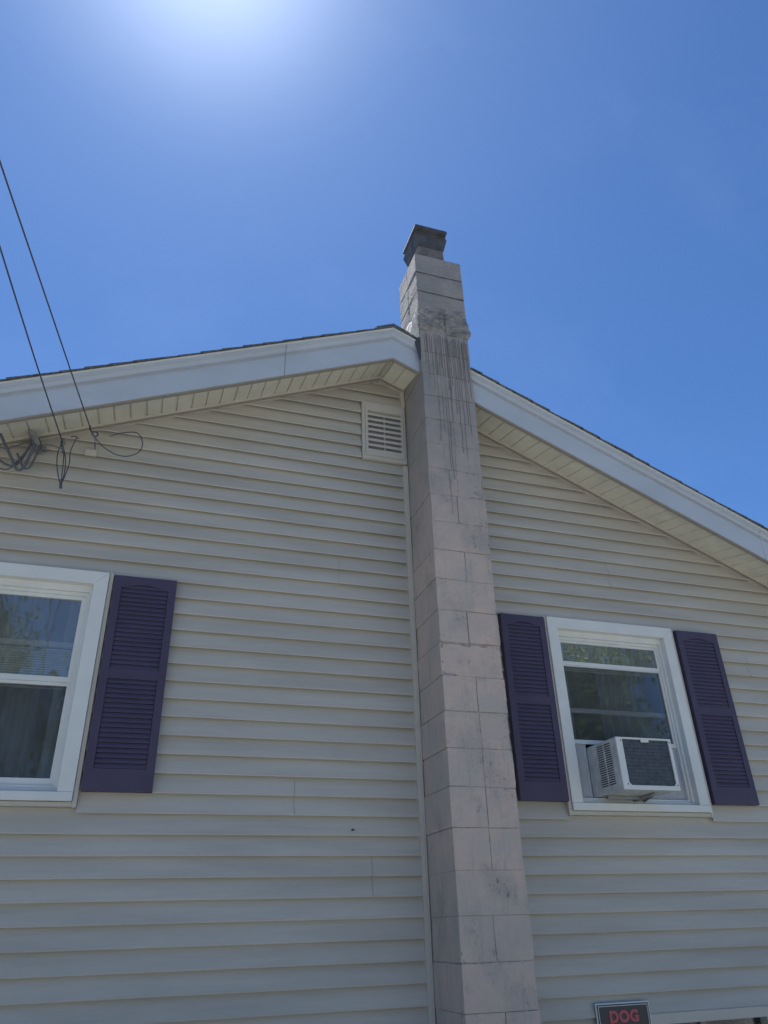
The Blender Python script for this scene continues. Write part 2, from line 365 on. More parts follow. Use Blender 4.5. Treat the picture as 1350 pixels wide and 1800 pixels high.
# soffit panels: V grooves every 92 mm
def soffit(x0, x1, mb, gr):
    sg = 1 if x1 > AX+.001 else -1
    pts = []; x = x0; pitch = .0925
    while x < x1-.001:
        e = min(x+pitch, x1); pts.append((x, e)); x = e
    def P(x, t, d=0):   # t 0 at wall, 1 at fascia
        y_ = 0.0 - .315*t; return (x, y_, (AZ+.022)*(1-t) + (ZF+.016)*t - SL*abs(x-AX) + d)
    for i, (a, b) in enumerate(pts):
        gw = .010 if i % 3 else .014
        mb.quad(P(a+gw, 0), P(b, 0), P(b, 1), P(a+gw, 1))
        for (u, w2, d1, d2) in ((a, a+.0015, 0, .010), (a+.0015, a+gw-.003, .010, .010), (a+gw-.003, a+gw, .010, 0)): 
            mb.quad(P(u, 0, d1), P(w2, 0, d2), P(w2, 1, d2), P(u, 1, d1))
    return
mb = MB(); soffit(HL-.35, AX-.015, mb, None); mb.build('soffit', M['soffit'], house, normals=False)
mb = MB(); soffit(AX+.015, -.002, mb, None); mb.build('soffit', M['soffit'], house, normals=False)
mb = MB(); soffit(CW+.002, HR+.35, mb, None); mb.build('soffit', M['soffit'], house, normals=False)
# peak joint strip and wall channel
mb = MB()
def Q(x, t, d): return (x, -.315*t, (AZ+.022)*(1-t)+(ZF+.016)*t - SL*abs(x-AX)+d)
for a, b in ((AX-.022, AX-.004), (AX-.004, AX+.004), (AX+.004, AX+.022)):
    d = (-.004, -.004)
    mb.add([Q(a, 0, -.004), Q(b, 0, -.004), Q(b, 1, -.004), Q(a, 1, -.004)], [(0, 1, 2, 3)])
mb.build('peak_trim', M['trim'], house, normals=False)
mb = MB(); rake([(.035, .000), (-.016, .000), (-.0165, .021), (-.022, .0215), (-.022, .0225), (.035, .0225)], [(HL, AX), (AX, -.002), (CW+.002, HR)], mb, zb=AZ); mb.build('soffit_channel', M['trim'], house)
mb = MB(); rake([(-.0005, -.0005), (-.0175, -.0005), (-.0175, -.0065), (-.0005, -.0065)], [(HL, AX), (AX, -.002), (CW+.002, HR)], mb, zb=AZ); mb.build('soffit_lip', M['brown'], house)
# vertical channels where the siding meets the chimney
for x0, x1, z0, z1, in ((-.036, -.004, .1, 4.535), (-.03, -.003, 5.062, rz(-.02)), (CW+.004, CW+.034, .1, rz(CW+.03))):
    mb = MB(); mb.box(x0, x1-.008, -.006, .034, z0, z1); mb.box(x1-.008, x1, -.0135, .034, z0, z1); mb.build('corner_channel', M['trim'], house, bevel=.001)
# house corner posts
for x in (HL, HR):
    mb = MB(); mb.box(x-.02, x+.06 if x < 0 else x+.02, -.012, .1, 0, rz(x)-.0) if x < 0 else mb.box(x-.06, x+.02, -.012, .1, 0, rz(x)); mb.build('corner_post', M['trim'], house)
# ---- gable vent
vt = MB(); x0, x1, z0, z1 = -.343, -.006, 4.548, 5.056
for (a, b, c, d, yy) in ((x0, x1, z0, z0+.030, -.012), (x0, x1, z1-.030, z1, -.012), (x0, x0+.022, z0+.030, z1-.030, -.012), (x1-.022, x1, z0+.030, z1-.030, -.012)):
    vt.box(a, b, yy, .015, c, d)
for (a, b, c, d) in ((x0+.022, x1-.022, z0+.030, z0+.060), (x0+.022, x1-.022, z1-.082, z1-.030), (x0+.022, x0+.042, z0+.06, z1-.082), (x1-.038, x1-.022, z0+.06, z1-.082)):
    vt.box(a, b, -.022, .015, c, d)
vent = vt.build('gable_vent', M['trim'], house, bevel=.0015)
sl = MB(); a, b, c, d = x0+.042, x1-.038, z0+.060, z1-.082; pit_ = (d-c)/8
for i in range(8):
    zz = c + i*pit_
    sl.prism([(-.019, zz+.001), (-.019, zz+.022), (.010, zz+.052), (.010, zz+.034)], 'x', a, b)
sl.box((a+b)/2-.004, (a+b)/2+.004, -.012, .0, c, d)
sl.build('vent_slats', M['trim'], vent)
bk = MB(); bk.box(x0+.02, x1-.02, .0115, .0165, z0+.03, z1-.03); bk.build('vent_backing', M['ventdark'], vent)
# ---- windows
def frame4(mb, x0, x1, z0, z1, w, y0, y1, wt=None, wb=None):
    wt = wt or w; wb = wb or w
    mb.box(x0, x0+w, y0, y1, z0+wb, z1-wt); mb.box(x1-w, x1, y0, y1, z0+wb, z1-wt)
    mb.box(x0, x1, y0, y1, z0, z0+wb); mb.box(x0, x1, y0, y1, z1-wt, z1)
def miter(mb, x0, x1, z0, z1, w, y0, y1):
    # sides and head of the casing, mitred at the upper corners
    mb.prism([(x0, z0), (x0+w, z0), (x0+w, z1-w-.0006), (x0, z1-.0006)], 'y', y0, y1)
    mb.prism([(x1, z0), (x1, z1-.0006), (x1-w, z1-w-.0006), (x1-w, z0)], 'y', y0, y1)
    mb.prism([(x0+.0006, z1), (x0+w, z1-w), (x1-w, z1-w), (x1-.0006, z1)], 'y', y0, y1)
def window(x0, x1, kind):
    root = MB(); miter(root, x0, x1, 2.2505, 3.46, .077, -.026, .10)
    wn = root.build('window', M['white'], house, bevel=.0012)
    mb = MB(); mb.box(x0+.0, x1-.0, -.032, .09, 2.206, 2.2495); mb.build('sill', M['white'], wn, bevel=.0015)
    mb = MB(); t = .024   # siding channel round the casing
    mb.box(x0-t, x0-.002, -.014, .034, 2.178, 3.468); mb.box(x1+.002, x1+t, -.014, .034, 2.178, 3.468)
    mb.box(x0-.002, x1+.002, -.010, .034, 2.182, 2.204); mb.box(x0-.002, x1+.002, -.012, .034, 3.462, 3.470)
    mb.build('siding_channel', M['trim'], wn, bevel=.001)
    i0, i1 = x0+.077, x1-.077
    mb = MB()   # stepped jamb tracks
    frame4(mb, i0, i1, 2.2505, 3.383, .018, .018, .11, .040, .022)
    frame4(mb, i0+.018, i1-.018, 2.2725, 3.343, .014, .034, .11, .020, .016)
    mb.build('jamb', M['white'], wn, bevel=.001)
    a, b = i0+.032, i1-.032
    return wn, a, b
def pane(parent, x0, x1, z0, z1, y, m, name='pane'):
    mb = MB(); mb.box(x0, x1, y, y+.003, z0, z1); return mb.build(name, M[m], parent)
# left window
wn, a, b = window(LW[0], LW[1], 'l')
mb = MB(); frame4(mb, a, b, 2.822, 3.323, .022, .046, .066, .020, .030); mb.build('upper_sash', M['white'], wn, bevel=.001)
mb = MB(); frame4(mb, a, b, 2.2885, 2.8215, .018, .052, .072, .018, .036); mb.build('lower_sash', M['white'], wn, bevel=.001)
pane(wn, a+.022, b-.022, 2.852, 3.303, .056, 'glass'); pane(wn, a+.018, b-.018, 2.3245, 2.8035, .062, 'screen')
mb = MB(); mb.box(a, b, .095, .115, 3.035, 3.062); mb.build('inner_rail', M['blind'], wn)
# right window
wn, a, b = window(RW[0], RW[1], 'r')
mb = MB(); frame4(mb, a, b, 3.150, 3.323, .016, .044, .062, .016, .024); mb.build('upper_sash', M['white'], wn, bevel=.001)
mb = MB(); frame4(mb, a, b, 2.622, 3.150-.0008, .014, .046, .064, .008, .026); mb.build('storm_sash', M['white'], wn, bevel=.001)
mb = MB(); mb.box(a, b, .085, .105, 2.835, 2.865); mb.build('meeting_rail', M['white'], wn, bevel=.001)
pane(wn, a+.016, b-.016, 3.174, 3.307, .052, 'glass'); pane(wn, a+.014, b-.014, 2.648, 3.141, .054, 'screen')
# accordion side panels beside the air conditioner
def accordion(x0, x1):
    mb = MB(); n = int((x1-x0)/.0075); vs = []
    for i in range(n+1):
        x = x0+(x1-x0)*i/n; yy = .060 + (.004 if i % 2 else -.004); vs += [(x, yy, 2.289), (x, yy, 2.621)]
    mb.add(vs, [(2*i, 2*i+2, 2*i+3, 2*i+1) for i in range(n)]); return mb
accordion(a, 1.168).build('accordion_panel', M['accordion'], wn, normals=False)
accordion(1.566, b).build('accordion_panel', M['accordion'], wn, normals=False)
# low window, only its top in the frame
lw = MB(); frame4(lw, 1.24, 2.085, .35, 1.158, .036, -.010, .10, .052, .04); lwn = lw.build('window', M['trim'], house, bevel=.0015)
mb = MB(); mb.box(1.276, 2.049, .03, .06, .39, .42); mb.box(1.276, 1.30, .03, .06, .42, 1.106); mb.box(1.62, 1.66, .035, .06, .42, 1.106); mb.build('sash', M['brown'], lwn)
M['cellar'] = glass_mat('cellar_glass', (.6, .62, .66), .5, .02, .03); pane(lwn, 1.30, 2.049, .42, 1.106, .05, 'cellar')
# rooms behind the glass; the low one's shade is painted in near-black
def room(x0, x1, z0, z1, dep=2.6, m='room'):
    mb = MB()
    mb.quad((x0, .165, z0), (x1, .165, z0), (x1, dep, z0), (x0, dep, z0)); mb.quad((x0, .165, z1), (x1, .165, z1), (x1, dep, z1), (x0, dep, z1))
    mb.quad((x0, dep, z0), (x1, dep, z0), (x1, dep, z1), (x0, dep, z1)); mb.quad((x0, .165, z0), (x0, dep, z0), (x0, dep, z1), (x0, .165, z1)); mb.quad((x1, .165, z0), (x1, dep, z0), (x1, dep, z1), (x1, .165, z1))
    mb.build('room', M[m], house, normals=False)
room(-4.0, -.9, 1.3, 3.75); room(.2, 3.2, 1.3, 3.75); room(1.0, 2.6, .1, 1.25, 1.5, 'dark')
# ---- shutters
def shutter(x0, x1, z0=2.256, z1=3.446):
    mb = MB(); yf, yb = -.036, .006; st = .044
    P = [(x0+st, x1-st, 2.366, 2.838), (x0+st, x1-st, 2.893, 3.372)]
    mb.box(x0, x0+st, yf, yb, z0, z1); mb.box(x1-st, x1, yf, yb, z0, z1)
    mb.box(x0+st, x1-st, yf, yb, z0, P[0][2]); mb.box(x0+st, x1-st, yf, yb, P[0][3], P[1][2])
    n = 14; xa, xb = x0+st, x1-st
    def arch(u):   # shoulders then a swell in the middle
        v_ = abs(u*2-1); return 3.376 + .022*(1 - min(1, v_*1.25)**2) if v_ < .8 else 3.376
    arc = [(xa+(xb-xa)*i/n, arch(i/n)) for i in range(n+1)]
    mb.prism(arc + [(xb, z1), (xa, z1)], 'y', yf, yb)
    o = mb.build('shutter', M['shutter'], house)
    for (a, b, c, d) in P:
        lv = MB(); top = d + (.028 if c > 2.6 else 0)
        lv.box(a, b, .0, .004, c, top)
        k = int(round((d-c)/.0262)); pt = (d-c)/k
        for i in range(k + (1 if c > 2.6 else 0)):
            zz = c+i*pt
            lv.prism([(-.031, zz+.002), (-.033, zz+.005), (-.0325, zz+.013), (-.027, zz+pt), (0.0, zz+pt), (0.0, zz+.002)], 'x', a+.002, b-.002)
        lv.build('louver_panel', M['shutter'], o)
    return o
shutter(-1.863, -1.515); shutter(.602, .932); shutter(2.008, 2.362)
# ---- chimney
BH = .2032; ZC = 5.311
core = MB(); core.box(.0045, CW-.0045, -PR+.0045, -.002, 0, 6.33)
chim = core.build('chimney', M['mortar'], house)
tag(chim)
bl = MB()
def jblock(x0, x1, y0, y1, z0, z1):
    # slightly irregular painted block: gridded faces, worn arrises, wandering joints
    j = lambda s_=.0012: random.uniform(-s_, s_)
    bm = bmesh.new(); bmesh.ops.create_cube(bm, size=1)
    bmesh.ops.subdivide_edges(bm, edges=bm.edges[:], cuts=9, use_grid_fill=True)
    dx0, dx1, dz0, dz1, dy = j(), j(), j(), j(), j()
    for v in bm.verts:
        u = v.co+Vector((.5, .5, .5)); p = Vector((x0+dx0+(x1+dx1-x0-dx0)*u.x, y0+dy+(y1-y0-dy)*u.y, z0+dz0+(z1+dz1-z0-dz0)*u.z))
        ed = sum(1 for c in v.co if abs(c) > .499)
        q = p*7; e = p*31
        off = Vector((noise.noise(q+Vector((9, 0, 0))), noise.noise(q+Vector((0, 9, 0))), noise.noise(q+Vector((0, 0, 9)))))*.0018
        if ed >= 2:
            pull = .0006+.0032*max(0, noise.noise(e)-.1)
            cen = Vector(((x0+x1)/2, (y0+y1)/2, (z0+z1)/2)); d = cen-p
            off += Vector((math.copysign(pull, d.x) if abs(v.co.x) > .499 else 0, math.copysign(pull, d.y) if abs(v.co.y) > .499 else 0, math.copysign(pull*.8, d.z) if abs(v.co.z) > .499 else 0))
        else: off += Vector((0, 1, 0))*.0008*noise.noise(e)
        v.co = p+off
    bm.verts.index_update()
    BL.add([v.co.copy() for v in bm.verts], [[v.index for v in f.verts] for f in bm.faces]); bm.free()
BL = MB()
full = {11, 9, 7, 19, 17}     # courses whose front shows one whole block
k = 20; zb = ZC - BH*26
joints = {}
for c in range(-6, 26):
    z1 = ZC - BH*c; z0 = z1 - BH
    if z0 < 0: z0 = 0.0
    if z1 <= 0.02: continue
    g_ = random.choice((.0022, .003, .0042, .005)) if c >= 0 else .0075
    if c == -2: continue                       # patched course is built on its own
    dx = random.uniform(-.004, .004) if c > 0 else (.0 if c > -2 else .006)
    dy = random.uniform(-.003, .003)
    xl, xr, yf = dx*.5, CW+dx, -PR+dy
    top = z1-g_/2; bot = z0+g_/2
    if c == -6: continue
    if c <= -3 and False: pass
    if c in full or c <= -3 or c > 20 and c % 2:
        jblock(xl, xr, yf, -PR/2-g_/2, bot, top); jblock(xl, xr, -PR/2+g_/2, -.0005, bot, top)
    else:
        m_ = CW*(.50+random.uniform(-.03, .05))
        if 12 <= c <= 16: m_ = CW*(.535)
        jblock(xl, m_-g_/2, yf, -.0005, bot, top); jblock(m_+g_/2, xr, yf, -.0005, bot, top)
bo = BL.build('block_masonry', M['block'], chim, smooth=False)
# patched course: lumpy mortar swelling out of the shaft
def lump(x0, x1, y0, y1, z0, z1, amp, seed, nx=14, ny=14, nz=9, bulge=None):
    mb = MB(); bm = bmesh.new(); bmesh.ops.create_cube(bm, size=1)
    bmesh.ops.subdivide_edges(bm, edges=bm.edges[:], cuts=26, use_grid_fill=True)
    for v in bm.verts:
        u = v.co + Vector((.5, .5, .5)); n0 = v.co.normalized()
        p = Vector((x0+(x1-x0)*u.x, y0+(y1-y0)*u.y, z0+(z1-z0)*u.z))
        b_ = bulge(u) if bulge else 0
        d = amp*noise.noise(p*8+Vector((seed, 0, 0))) + amp*.75*noise.noise(p*21+Vector((0, seed, 0))) - amp*.5*max(0, .25-abs(noise.noise(p*11+Vector((4, seed, 0)))))*4 + amp*.3*noise.noise(p*60)
        q = Vector((v.co.x, v.co.y, 0)); q = q.normalized() if q.length > .01 else Vector((0, 0, 0))
        p += q*(d + b_)
        p.z += amp*.5*noise.noise(p*13+Vector((0, 0, seed)))
        v.co = p
    me = bpy.data.meshes.new('m'); bm.to_mesh(me); bm.free(); return me
def addme(me, name, m, parent):
    me.name = name; me.materials.append(m); o = bpy.data.objects.new(name, me); C.objects.link(o); o.parent = parent
    for p in me.polygons: p.use_smooth = True
    return o
for (xa_, xb_, za_, zb_, sd_, prj) in ((-.002, .205, ZC+BH*1.02, ZC+BH*2.15, 3.3, .006), (.212, CW+.012, ZC+BH*1.0, ZC+BH*2.02, 7.1, .016), (.10, CW-.01, ZC+BH*1.75, ZC+BH*2.32, 5.7, .004)):
    me = lump(xa_, xb_, -PR-.002-prj*.5, -.002 if xa_ != .10 else -PR+.05, za_, zb_, .017, sd_, bulge=lambda u: .006*math.exp(-((u.z-.35)/.3)**2) - .010*max(0, abs(u.z-.5)-.38)*8)
    o_ = addme(me, 'mortar_patch', M['patch'], chim)
    for p in me.polygons: p.use_smooth = False
# cement fillet leaning on the left side at the roof line, catching the sun
fm = MB(); ny, nz_ = 16, 12; vs = []
for a_ in range(ny+1):
    yy = -PR+.004 + (.30)*a_/ny
    for b_ in range(nz_+1):
        t_ = b_/nz_; p = Vector((-.004-.072*t_, yy, 5.735-.30*t_ + .03*noise.noise((yy*9, 3, 0))))
        n_ = .012*noise.noise(p*28)+.006*noise.noise(p*70); vs.append((p.x-abs(n_)*min(1, t_*4), p.y+(n_*.5 if a_ else 0), p.z))
m0 = len(vs)
fm.add(vs, [(a_*(nz_+1)+b_, (a_+1)*(nz_+1)+b_, (a_+1)*(nz_+1)+b_+1, a_*(nz_+1)+b_+1) for a_ in range(ny) for b_ in range(nz_)])
fm.add([vs[b_] for b_ in range(nz_+1)] + [(.0, -PR+.006, 5.41)], [tuple(range(nz_+2))])
fm.build('cement_fillet', M['cement'], chim, normals=False)
# flashing apron along the roof
fl = MB(); fl.add([(-.045, -PR+.02, ZR-SL*(-.045-AX)+.016), (-.003, -PR-.004, ZR-SL*(.0-AX)+.03), (-.003, -.02, ZR-SL*(.0-AX)+.05), (-.05, -.02, ZR-SL*(-.05-AX)+.02), (-.003, -PR+.0, 5.22), (-.014, -PR+.010, 5.23)], [(0, 1, 2, 3), (0, 5, 4, 1)])
fl.build('flashing', M['lead'], chim, normals=False)
# tar drips
dr = MB(); rnd = random.Random(11)
drips = [(.035, 5.20), (.055, 5.05), (.075, 5.32), (.09, 4.95), (.11, 4.52), (.125, 5.10), (.14, 4.60), (.155, 5.18), (.165, 4.30), (.182, 4.22), (.20, 4.98), (.215, 4.88), (.235, 5.02), (.25, 4.78),
         (.265, 4.45), (.285, 4.92), (.30, 4.40), (.315, 5.05), (.33, 4.70), (.345, 4.60), (.36, 5.08), (.372, 4.95), (.048, 5.30), (.222, 5.25), (.275, 5.3), (.335, 5.22)]
for (x, ze) in drips:
    z = 5.50 - rnd.uniform(0, .05); L = z-ze; n = int(L/.03)+2; ph = rnd.uniform(0, 50); a = .0006+rnd.random()*.0008
    vs = []
    for i in range(n+1):
        zz = z - L*i/n; xx = x + .007*noise.noise((zz*3.0, ph, 0)) + .002*noise.noise((zz*15, ph, 3)); hw = a*(1 + .7*noise.noise((zz*20, ph, 7)))*(1 if i < n else .4)*(1-.45*i/n)
        yy = -PR-.0042
        vs += [(xx-hw, yy+.003, zz), (xx, yy-.0012, zz), (xx+hw, yy+.003, zz)]
    dr.add(vs, [(3*i+q, 3*i+q+1, 3*i+q+4, 3*i+q+3) for i in range(n) for q in (0, 1)])
dr.build('tar_drips', M['tar'], chim, normals=False)
# cracks in the lower mortar: wandering dark lines
cr_ = MB()
for (x, z0, z1) in ((.208, 5.50, 4.50), (.150, 4.3, 3.95)):
    n = int(abs(z0-z1)/.02); vs = []
    for i in range(n+1):
        zz = z0+(z1-z0)*i/n; xx = x + .010*noise.noise((zz*2.2, x*40, 0)) + .003*noise.noise((zz*17, x*40, 3)); hw = .0016*(1+.8*noise.noise((zz*9, x*9, 1)))
        vs += [(xx-hw, -PR-.0036, zz), (xx+hw, -PR-.0036, zz)]
    cr_.add(vs, [(2*i, 2*i+1, 2*i+3, 2*i+2) for i in range(n)])
cr_.build('crack', M['tar'], chim, normals=False)
M['joint'] = mat('old_dark_mortar', (.10, .095, .095), .95, .1)
for c in (3, 4):
    z_ = ZC+BH*c; n = 20; mb = MB(); ring = []
    for (xa, ya, xb, yb) in ((.0, -.002, .0, -PR), (.0, -PR, CW, -PR), (CW, -PR, CW, -.002)):
        for i in range(n):
            t_ = i/n; x_, y_ = xa+(xb-xa)*t_, ya+(yb-ya)*t_; h = .0042+.0028*noise.noise((x_*23, y_*23, c*5.5)); zz = z_+.003*noise.noise((x_*8, y_*8, c*3.3))
            px_ = x_ + (.0016 if x_ < .001 else -.0016 if x_ > CW-.001 else 0); py_ = y_ + (.0016 if y_ < -PR+.001 else 0)
            ring.append(((px_+(-.0030 if x_ < .001 else .0030 if x_ > CW-.001 else 0), py_-(.0030 if y_ < -PR+.001 else 0), zz), h))
    vs = []
    for (p, h) in ring: vs += [(p[0], p[1], p[2]-h), (p[0], p[1], p[2]+h)]
    mb.add(vs, [(2*i, 2*i+2, 2*i+3, 2*i+1) for i in range(len(ring)-1)]); mb.build('mortar_joint', M['joint'], chim, normals=False)
# crown, flue and hood
mb = MB(); mb.box(.012, CW-.012, -PR+.012, -.012, 6.325, 6.338)
mb.build('crown', M['cement'], chim)
def frus(mb, cx, cy, hx0, hy0, z0, hx1, hy1, z1, cx1=None, cy1=None):
    cx1 = cx if cx1 is None else cx1; cy1 = cy if cy1 is None else cy1
    mb.add([(cx-hx0, cy-hy0, z0), (cx+hx0, cy-hy0, z0), (cx+hx0, cy+hy0, z0), (cx-hx0, cy+hy0, z0), (cx1-hx1, cy1-hy1, z1), (cx1+hx1, cy1-hy1, z1), (cx1+hx1, cy1+hy1, z1), (cx1-hx1, cy1+hy1, z1)],
           [(0, 3, 2, 1), (4, 5, 6, 7), (0, 1, 5, 4), (1, 2, 6, 5), (2, 3, 7, 6), (3, 0, 4, 7)])
mb = MB(); frus(mb, .165, -.225, .115, .12, 6.338, .112, .117, 6.49); mb.build('flue', M['flue'], chim, bevel=.004)
mb = MB(); frus(mb, .165, -.225, .118, .123, 6.49, .142, .150, 6.60); frus(mb, .16, -.24, .135, .14, 6.601, .135, .14, 6.625)
frus(mb, .152, -.262, .143, .155, 6.626, .140, .151, 6.652); frus(mb, .152, -.262, .140, .151, 6.6522, .125, .130, 6.672); mb.build('chimney_hood', M['rust'], chim, bevel=.003)
# ------------------------------------------------------------------ air conditioner
ac = empty('air_conditioner', (1.367, -.1, 2.293))
tag(ac, 'white window air conditioner with dark rear coil, jutting from the right window', 'air conditioner')
x0, x1, z0, z1, yf = 1.168, 1.566, 2.293, 2.598, -.271
mb = MB(); t = .004
# side skins with two columns of slots, top, bottom, rear rim
def side(x, flip):
    cols = ((-.205, -.132), (-.122, -.048)); zs = [2.335+.0132*i for i in range(19)]
    ys = [yf+.002] + [v for c in cols for v in c] + [.06]
    # uprights
    xa, xb = (x, x+t) if not flip else (x-t, x)
    mb.box(xa, xb, yf+.002, cols[0][0], z0, z1); mb.box(xa, xb, cols[0][1], cols[1][0], z0, z1); mb.box(xa, xb, cols[1][1], .06, z0, z1)
    for c in cols:
        mb.box(xa, xb, c[0], c[1], z0, zs[0]); mb.box(xa, xb, c[0], c[1], zs[-1]+.007, z1)
        for i in range(len(zs)-1): mb.box(xa, xb, c[0], c[1], zs[i]+.007, zs[i+1])
side(x0, False); side(x1, True)
mb.box(x0+t, x1-t, yf+.002, .06, z1-t, z1); mb.box(x0+t, x1-t, yf+.002, .06, z0, z0+t)
body = mb.build('casing', M['acbody'], ac)
mb = MB()
g0, g1, h0, h1 = 1.212, 1.545, 2.318, 2.588; ch = .016
mb.box(x0-.001, g0, yf-.006, yf+.003, z0-.001, z1+.001); mb.box(g1, x1+.001, yf-.006, yf+.003, z0-.001, z1+.001)
mb.box(g0, g1, yf-.006, yf+.003, h1, z1+.001); mb.box(g0, g1, yf-.006, yf+.003, z0-.001, h0)
mb.prism([(g0, h0), (g0+ch, h0), (g0, h0+ch)], 'y', yf-.006, yf+.003); mb.prism([(g1, h0), (g1, h0+ch), (g1-ch, h0)], 'y', yf-.006, yf+.003)
mb.box(1.345, 1.402, yf-.008, yf-.0005, h1-.016, h1+.004)
mb.build('rear_rim', M['white'], ac, bevel=.001)
mb = MB(); mb.box(g0-.002, g1+.002, yf+.004, yf+.012, h0-.002, h1+.002)
for i in range(13): mb.box(g0, g1, yf+.001, yf+.0042, h0+.012+i*.0205, h0+.0145+i*.0205)
mb.build('condenser_coil', M['acdark'], ac)
mb = MB(); mb.box(x0+.006, x1-.006, yf+.02, .05, z0+.006, z1-.006); mb.build('inner_housing', M['dark'], ac)
mb = MB(); mb.prism([(.03, 2.268), (-.20, 2.284), (-.20, 2.291), (.03, 2.291)], 'x', 1.43, 1.45); mb.box(1.20, 1.45, -.05, -.03, 2.272, 2.291)
mb.prism([(.03, 2.262), (-.10, 2.289), (.03, 2.289)], 'x', 1.50, 1.504)
mb.build('support_bracket', M['steel'], ac)
for (px, pz) in ((g0-.012, z0+.03), (g0-.012, z1-.02), (g1+.008, z0+.03), (g1+.008, z1-.02)):
    mb = MB(); mb.box(px-.003, px+.003, yf-.0085, yf-.006, pz-.003, pz+.003); mb.build('screw', M['dark'], ac)
adopt(ac)
# ------------------------------------------------------------------ curtains
def curtain(x0, x1, z0, z1, y, m, lab, amp=.018, wl=.07, flare=0.0, ph=0):
    mb = MB(); n = max(8, int((x1-x0)/.008)); rows = 10; vs = []
    for r_ in range(rows+1):
        f = r_/rows
        for i in range(n+1):
            u = i/n; x = x0+(x1-x0)*u + flare*(1-f)*(1-u)
            vs.append((x, y + amp*math.sin(2*math.pi*(x-x0)/wl+ph) + amp*.5*math.sin(5.1*x/wl+f), z0+(z1-z0)*f))
    mb.add(vs, [(r_*(n+1)+i, r_*(n+1)+i+1, (r_+1)*(n+1)+i+1, (r_+1)*(n+1)+i) for r_ in range(rows) for i in range(n)])
    o = mb.build('curtain', m, None, smooth=True, normals=False)
    return tag(o, lab, 'curtain')
curtain(-2.42, -2.17, 2.20, 3.38, .21, M['curtain'], 'dark blue-grey curtain hanging at left behind the left window glass')
curtain(-2.10, -1.96, 2.20, 3.38, .19, M['curtain2'], 'pale grey-green curtain edge beside the right jamb inside the left window', ph=1)
curtain(1.05, 1.20, 2.3, 3.40, .20, M['curtain2'], 'pale sheer curtain at the left side inside the air conditioner window', amp=.014, wl=.06)
curtain(1.42, 1.80, 2.3, 3.40, .20, M['curtain'], 'dark curtain at the right side inside the air conditioner window')
def blind(x0, x1, z0, z1, lab):
    m_ = MB(); n = int((z1-z0)/.0135)
    for i in range(n):
        zz = z0+i*.0135; m_.prism([(.120, zz), (.120, zz+.0015), (.1265, zz+.0135), (.128, zz+.0135)], 'x', x0, x1)
    return tag(m_.build('window_blind', M['blind']), lab, 'blind')
blind(-2.82, -1.985, 2.80, 3.035, 'pale slatted blind behind the upper glass of the left window')
blind(1.05, 1.87, 3.13, 3.36, 'pale raised blind behind the top strip of the air conditioner window')
# ------------------------------------------------------------------ warning sign
sg = empty('warning_sign', (1.098, -.02, 1.0)); tag(sg, 'black metal sign with red DOG lettering screwed to the siding low at right', 'sign')
mb = MB(); mb.box(.928, 1.268, -.012, -.004, .975, 1.2215); mb.build('sign_plate', M['signwhite'], sg, bevel=.001)
mb = MB(); mb.box(.935, 1.261, -.0135, -.0121, .982, 1.2145); mb.build('sign_face', M['signblack'], sg)
mb = MB(); frame4(mb, .942, 1.254, .989, 1.2085, .0032, -.0148, -.0136); mb.build('sign_border', M['signwhite'], sg)
def text(s, x, z, size, y, m, parent, name, ex=.0008, off=0.0, sx=1.0):
    cu = bpy.data.curves.new(name, 'FONT'); cu.body = s; cu.size = size; cu.extrude = ex; cu.offset = off; cu.align_x = 'CENTER'; cu.space_character = 1.08
    o = bpy.data.objects.new('t', cu); C.objects.link(o); bpy.context.view_layer.update()
    me = bpy.data.meshes.new_from_object(o.evaluated_get(bpy.context.evaluated_depsgraph_get())); bpy.data.objects.remove(o)
    me.name = name; me.materials.clear(); me.materials.append(m)
    r = bpy.data.objects.new(name, me); C.objects.link(r); r.parent = parent
    for v in me.vertices: v.co = Vector((x + v.co.x*sx, y - v.co.z, z + v.co.y))
    return r
text('DOG', 1.096, 1.133, .072, -.0152, M['signred'], sg, 'sign_lettering', off=.0036, sx=1.08)
adopt(sg)
# ------------------------------------------------------------------ overhead cables
def span(p0, p1, p2, p3, n=30):
    # leaves the house almost level, then climbs away over the yard
    p0, p1, p2, p3 = map(Vector, (p0, p1, p2, p3)); pts = spline([p0, p1, p2], 6)[:-1]
    s0 = (p2-p1)/abs(p2.y-p1.y); L = abs(p3.y-p2.y); k = (p3.z-p2.z-s0.z*L)/L**2
    for i in range(n+1):
        t = L*i/n; pts.append(Vector((p2.x+s0.x*t, p2.y-t, p2.z+s0.z*t+k*t*t)))
    return pts
ca = empty('service_cable', (-2.28, -.02, 4.30)); tag(ca, 'thin black overhead cable ending in a narrow hanging coil of slack under the eave', 'cable')
mb = MB(); mb.tube(span((-2.284, -.14, 4.234), (-2.354, -1, 4.143), (-2.453, -2, 4.103), (-3.6, -14, 6.2)), .0040); mb.build('wire', M['cable'], ca, smooth=True)
mb = MB()
A1 = [(-2.289, 4.227), (-2.297, 4.164), (-2.290, 4.085), (-2.266, 3.996), (-2.245, 3.943)]
A2 = [(-2.243, 3.943), (-2.250, 4.03), (-2.262, 4.149), (-2.284, 4.236)]
A3 = [(-2.284, 4.219), (-2.255, 4.149), (-2.238, 4.052), (-2.239, 3.94)]
A4 = [(-2.241, 3.932), (-2.228, 4.008), (-2.221, 4.093), (-2.228, 4.166), (-2.222, 4.221), (-2.209, 4.274), (-2.205, 4.305), (-2.224, 4.318), (-2.250, 4.31)]
for i, a_ in enumerate((A1, A2, A3, A4)): mb.tube(spline([(x, -.13-.004*i+(.05 if i == 3 and z > 4.28 else 0), z) for x, z in a_]), .0033)
mb.build('slack_coil', M['cable'], ca, smooth=True)
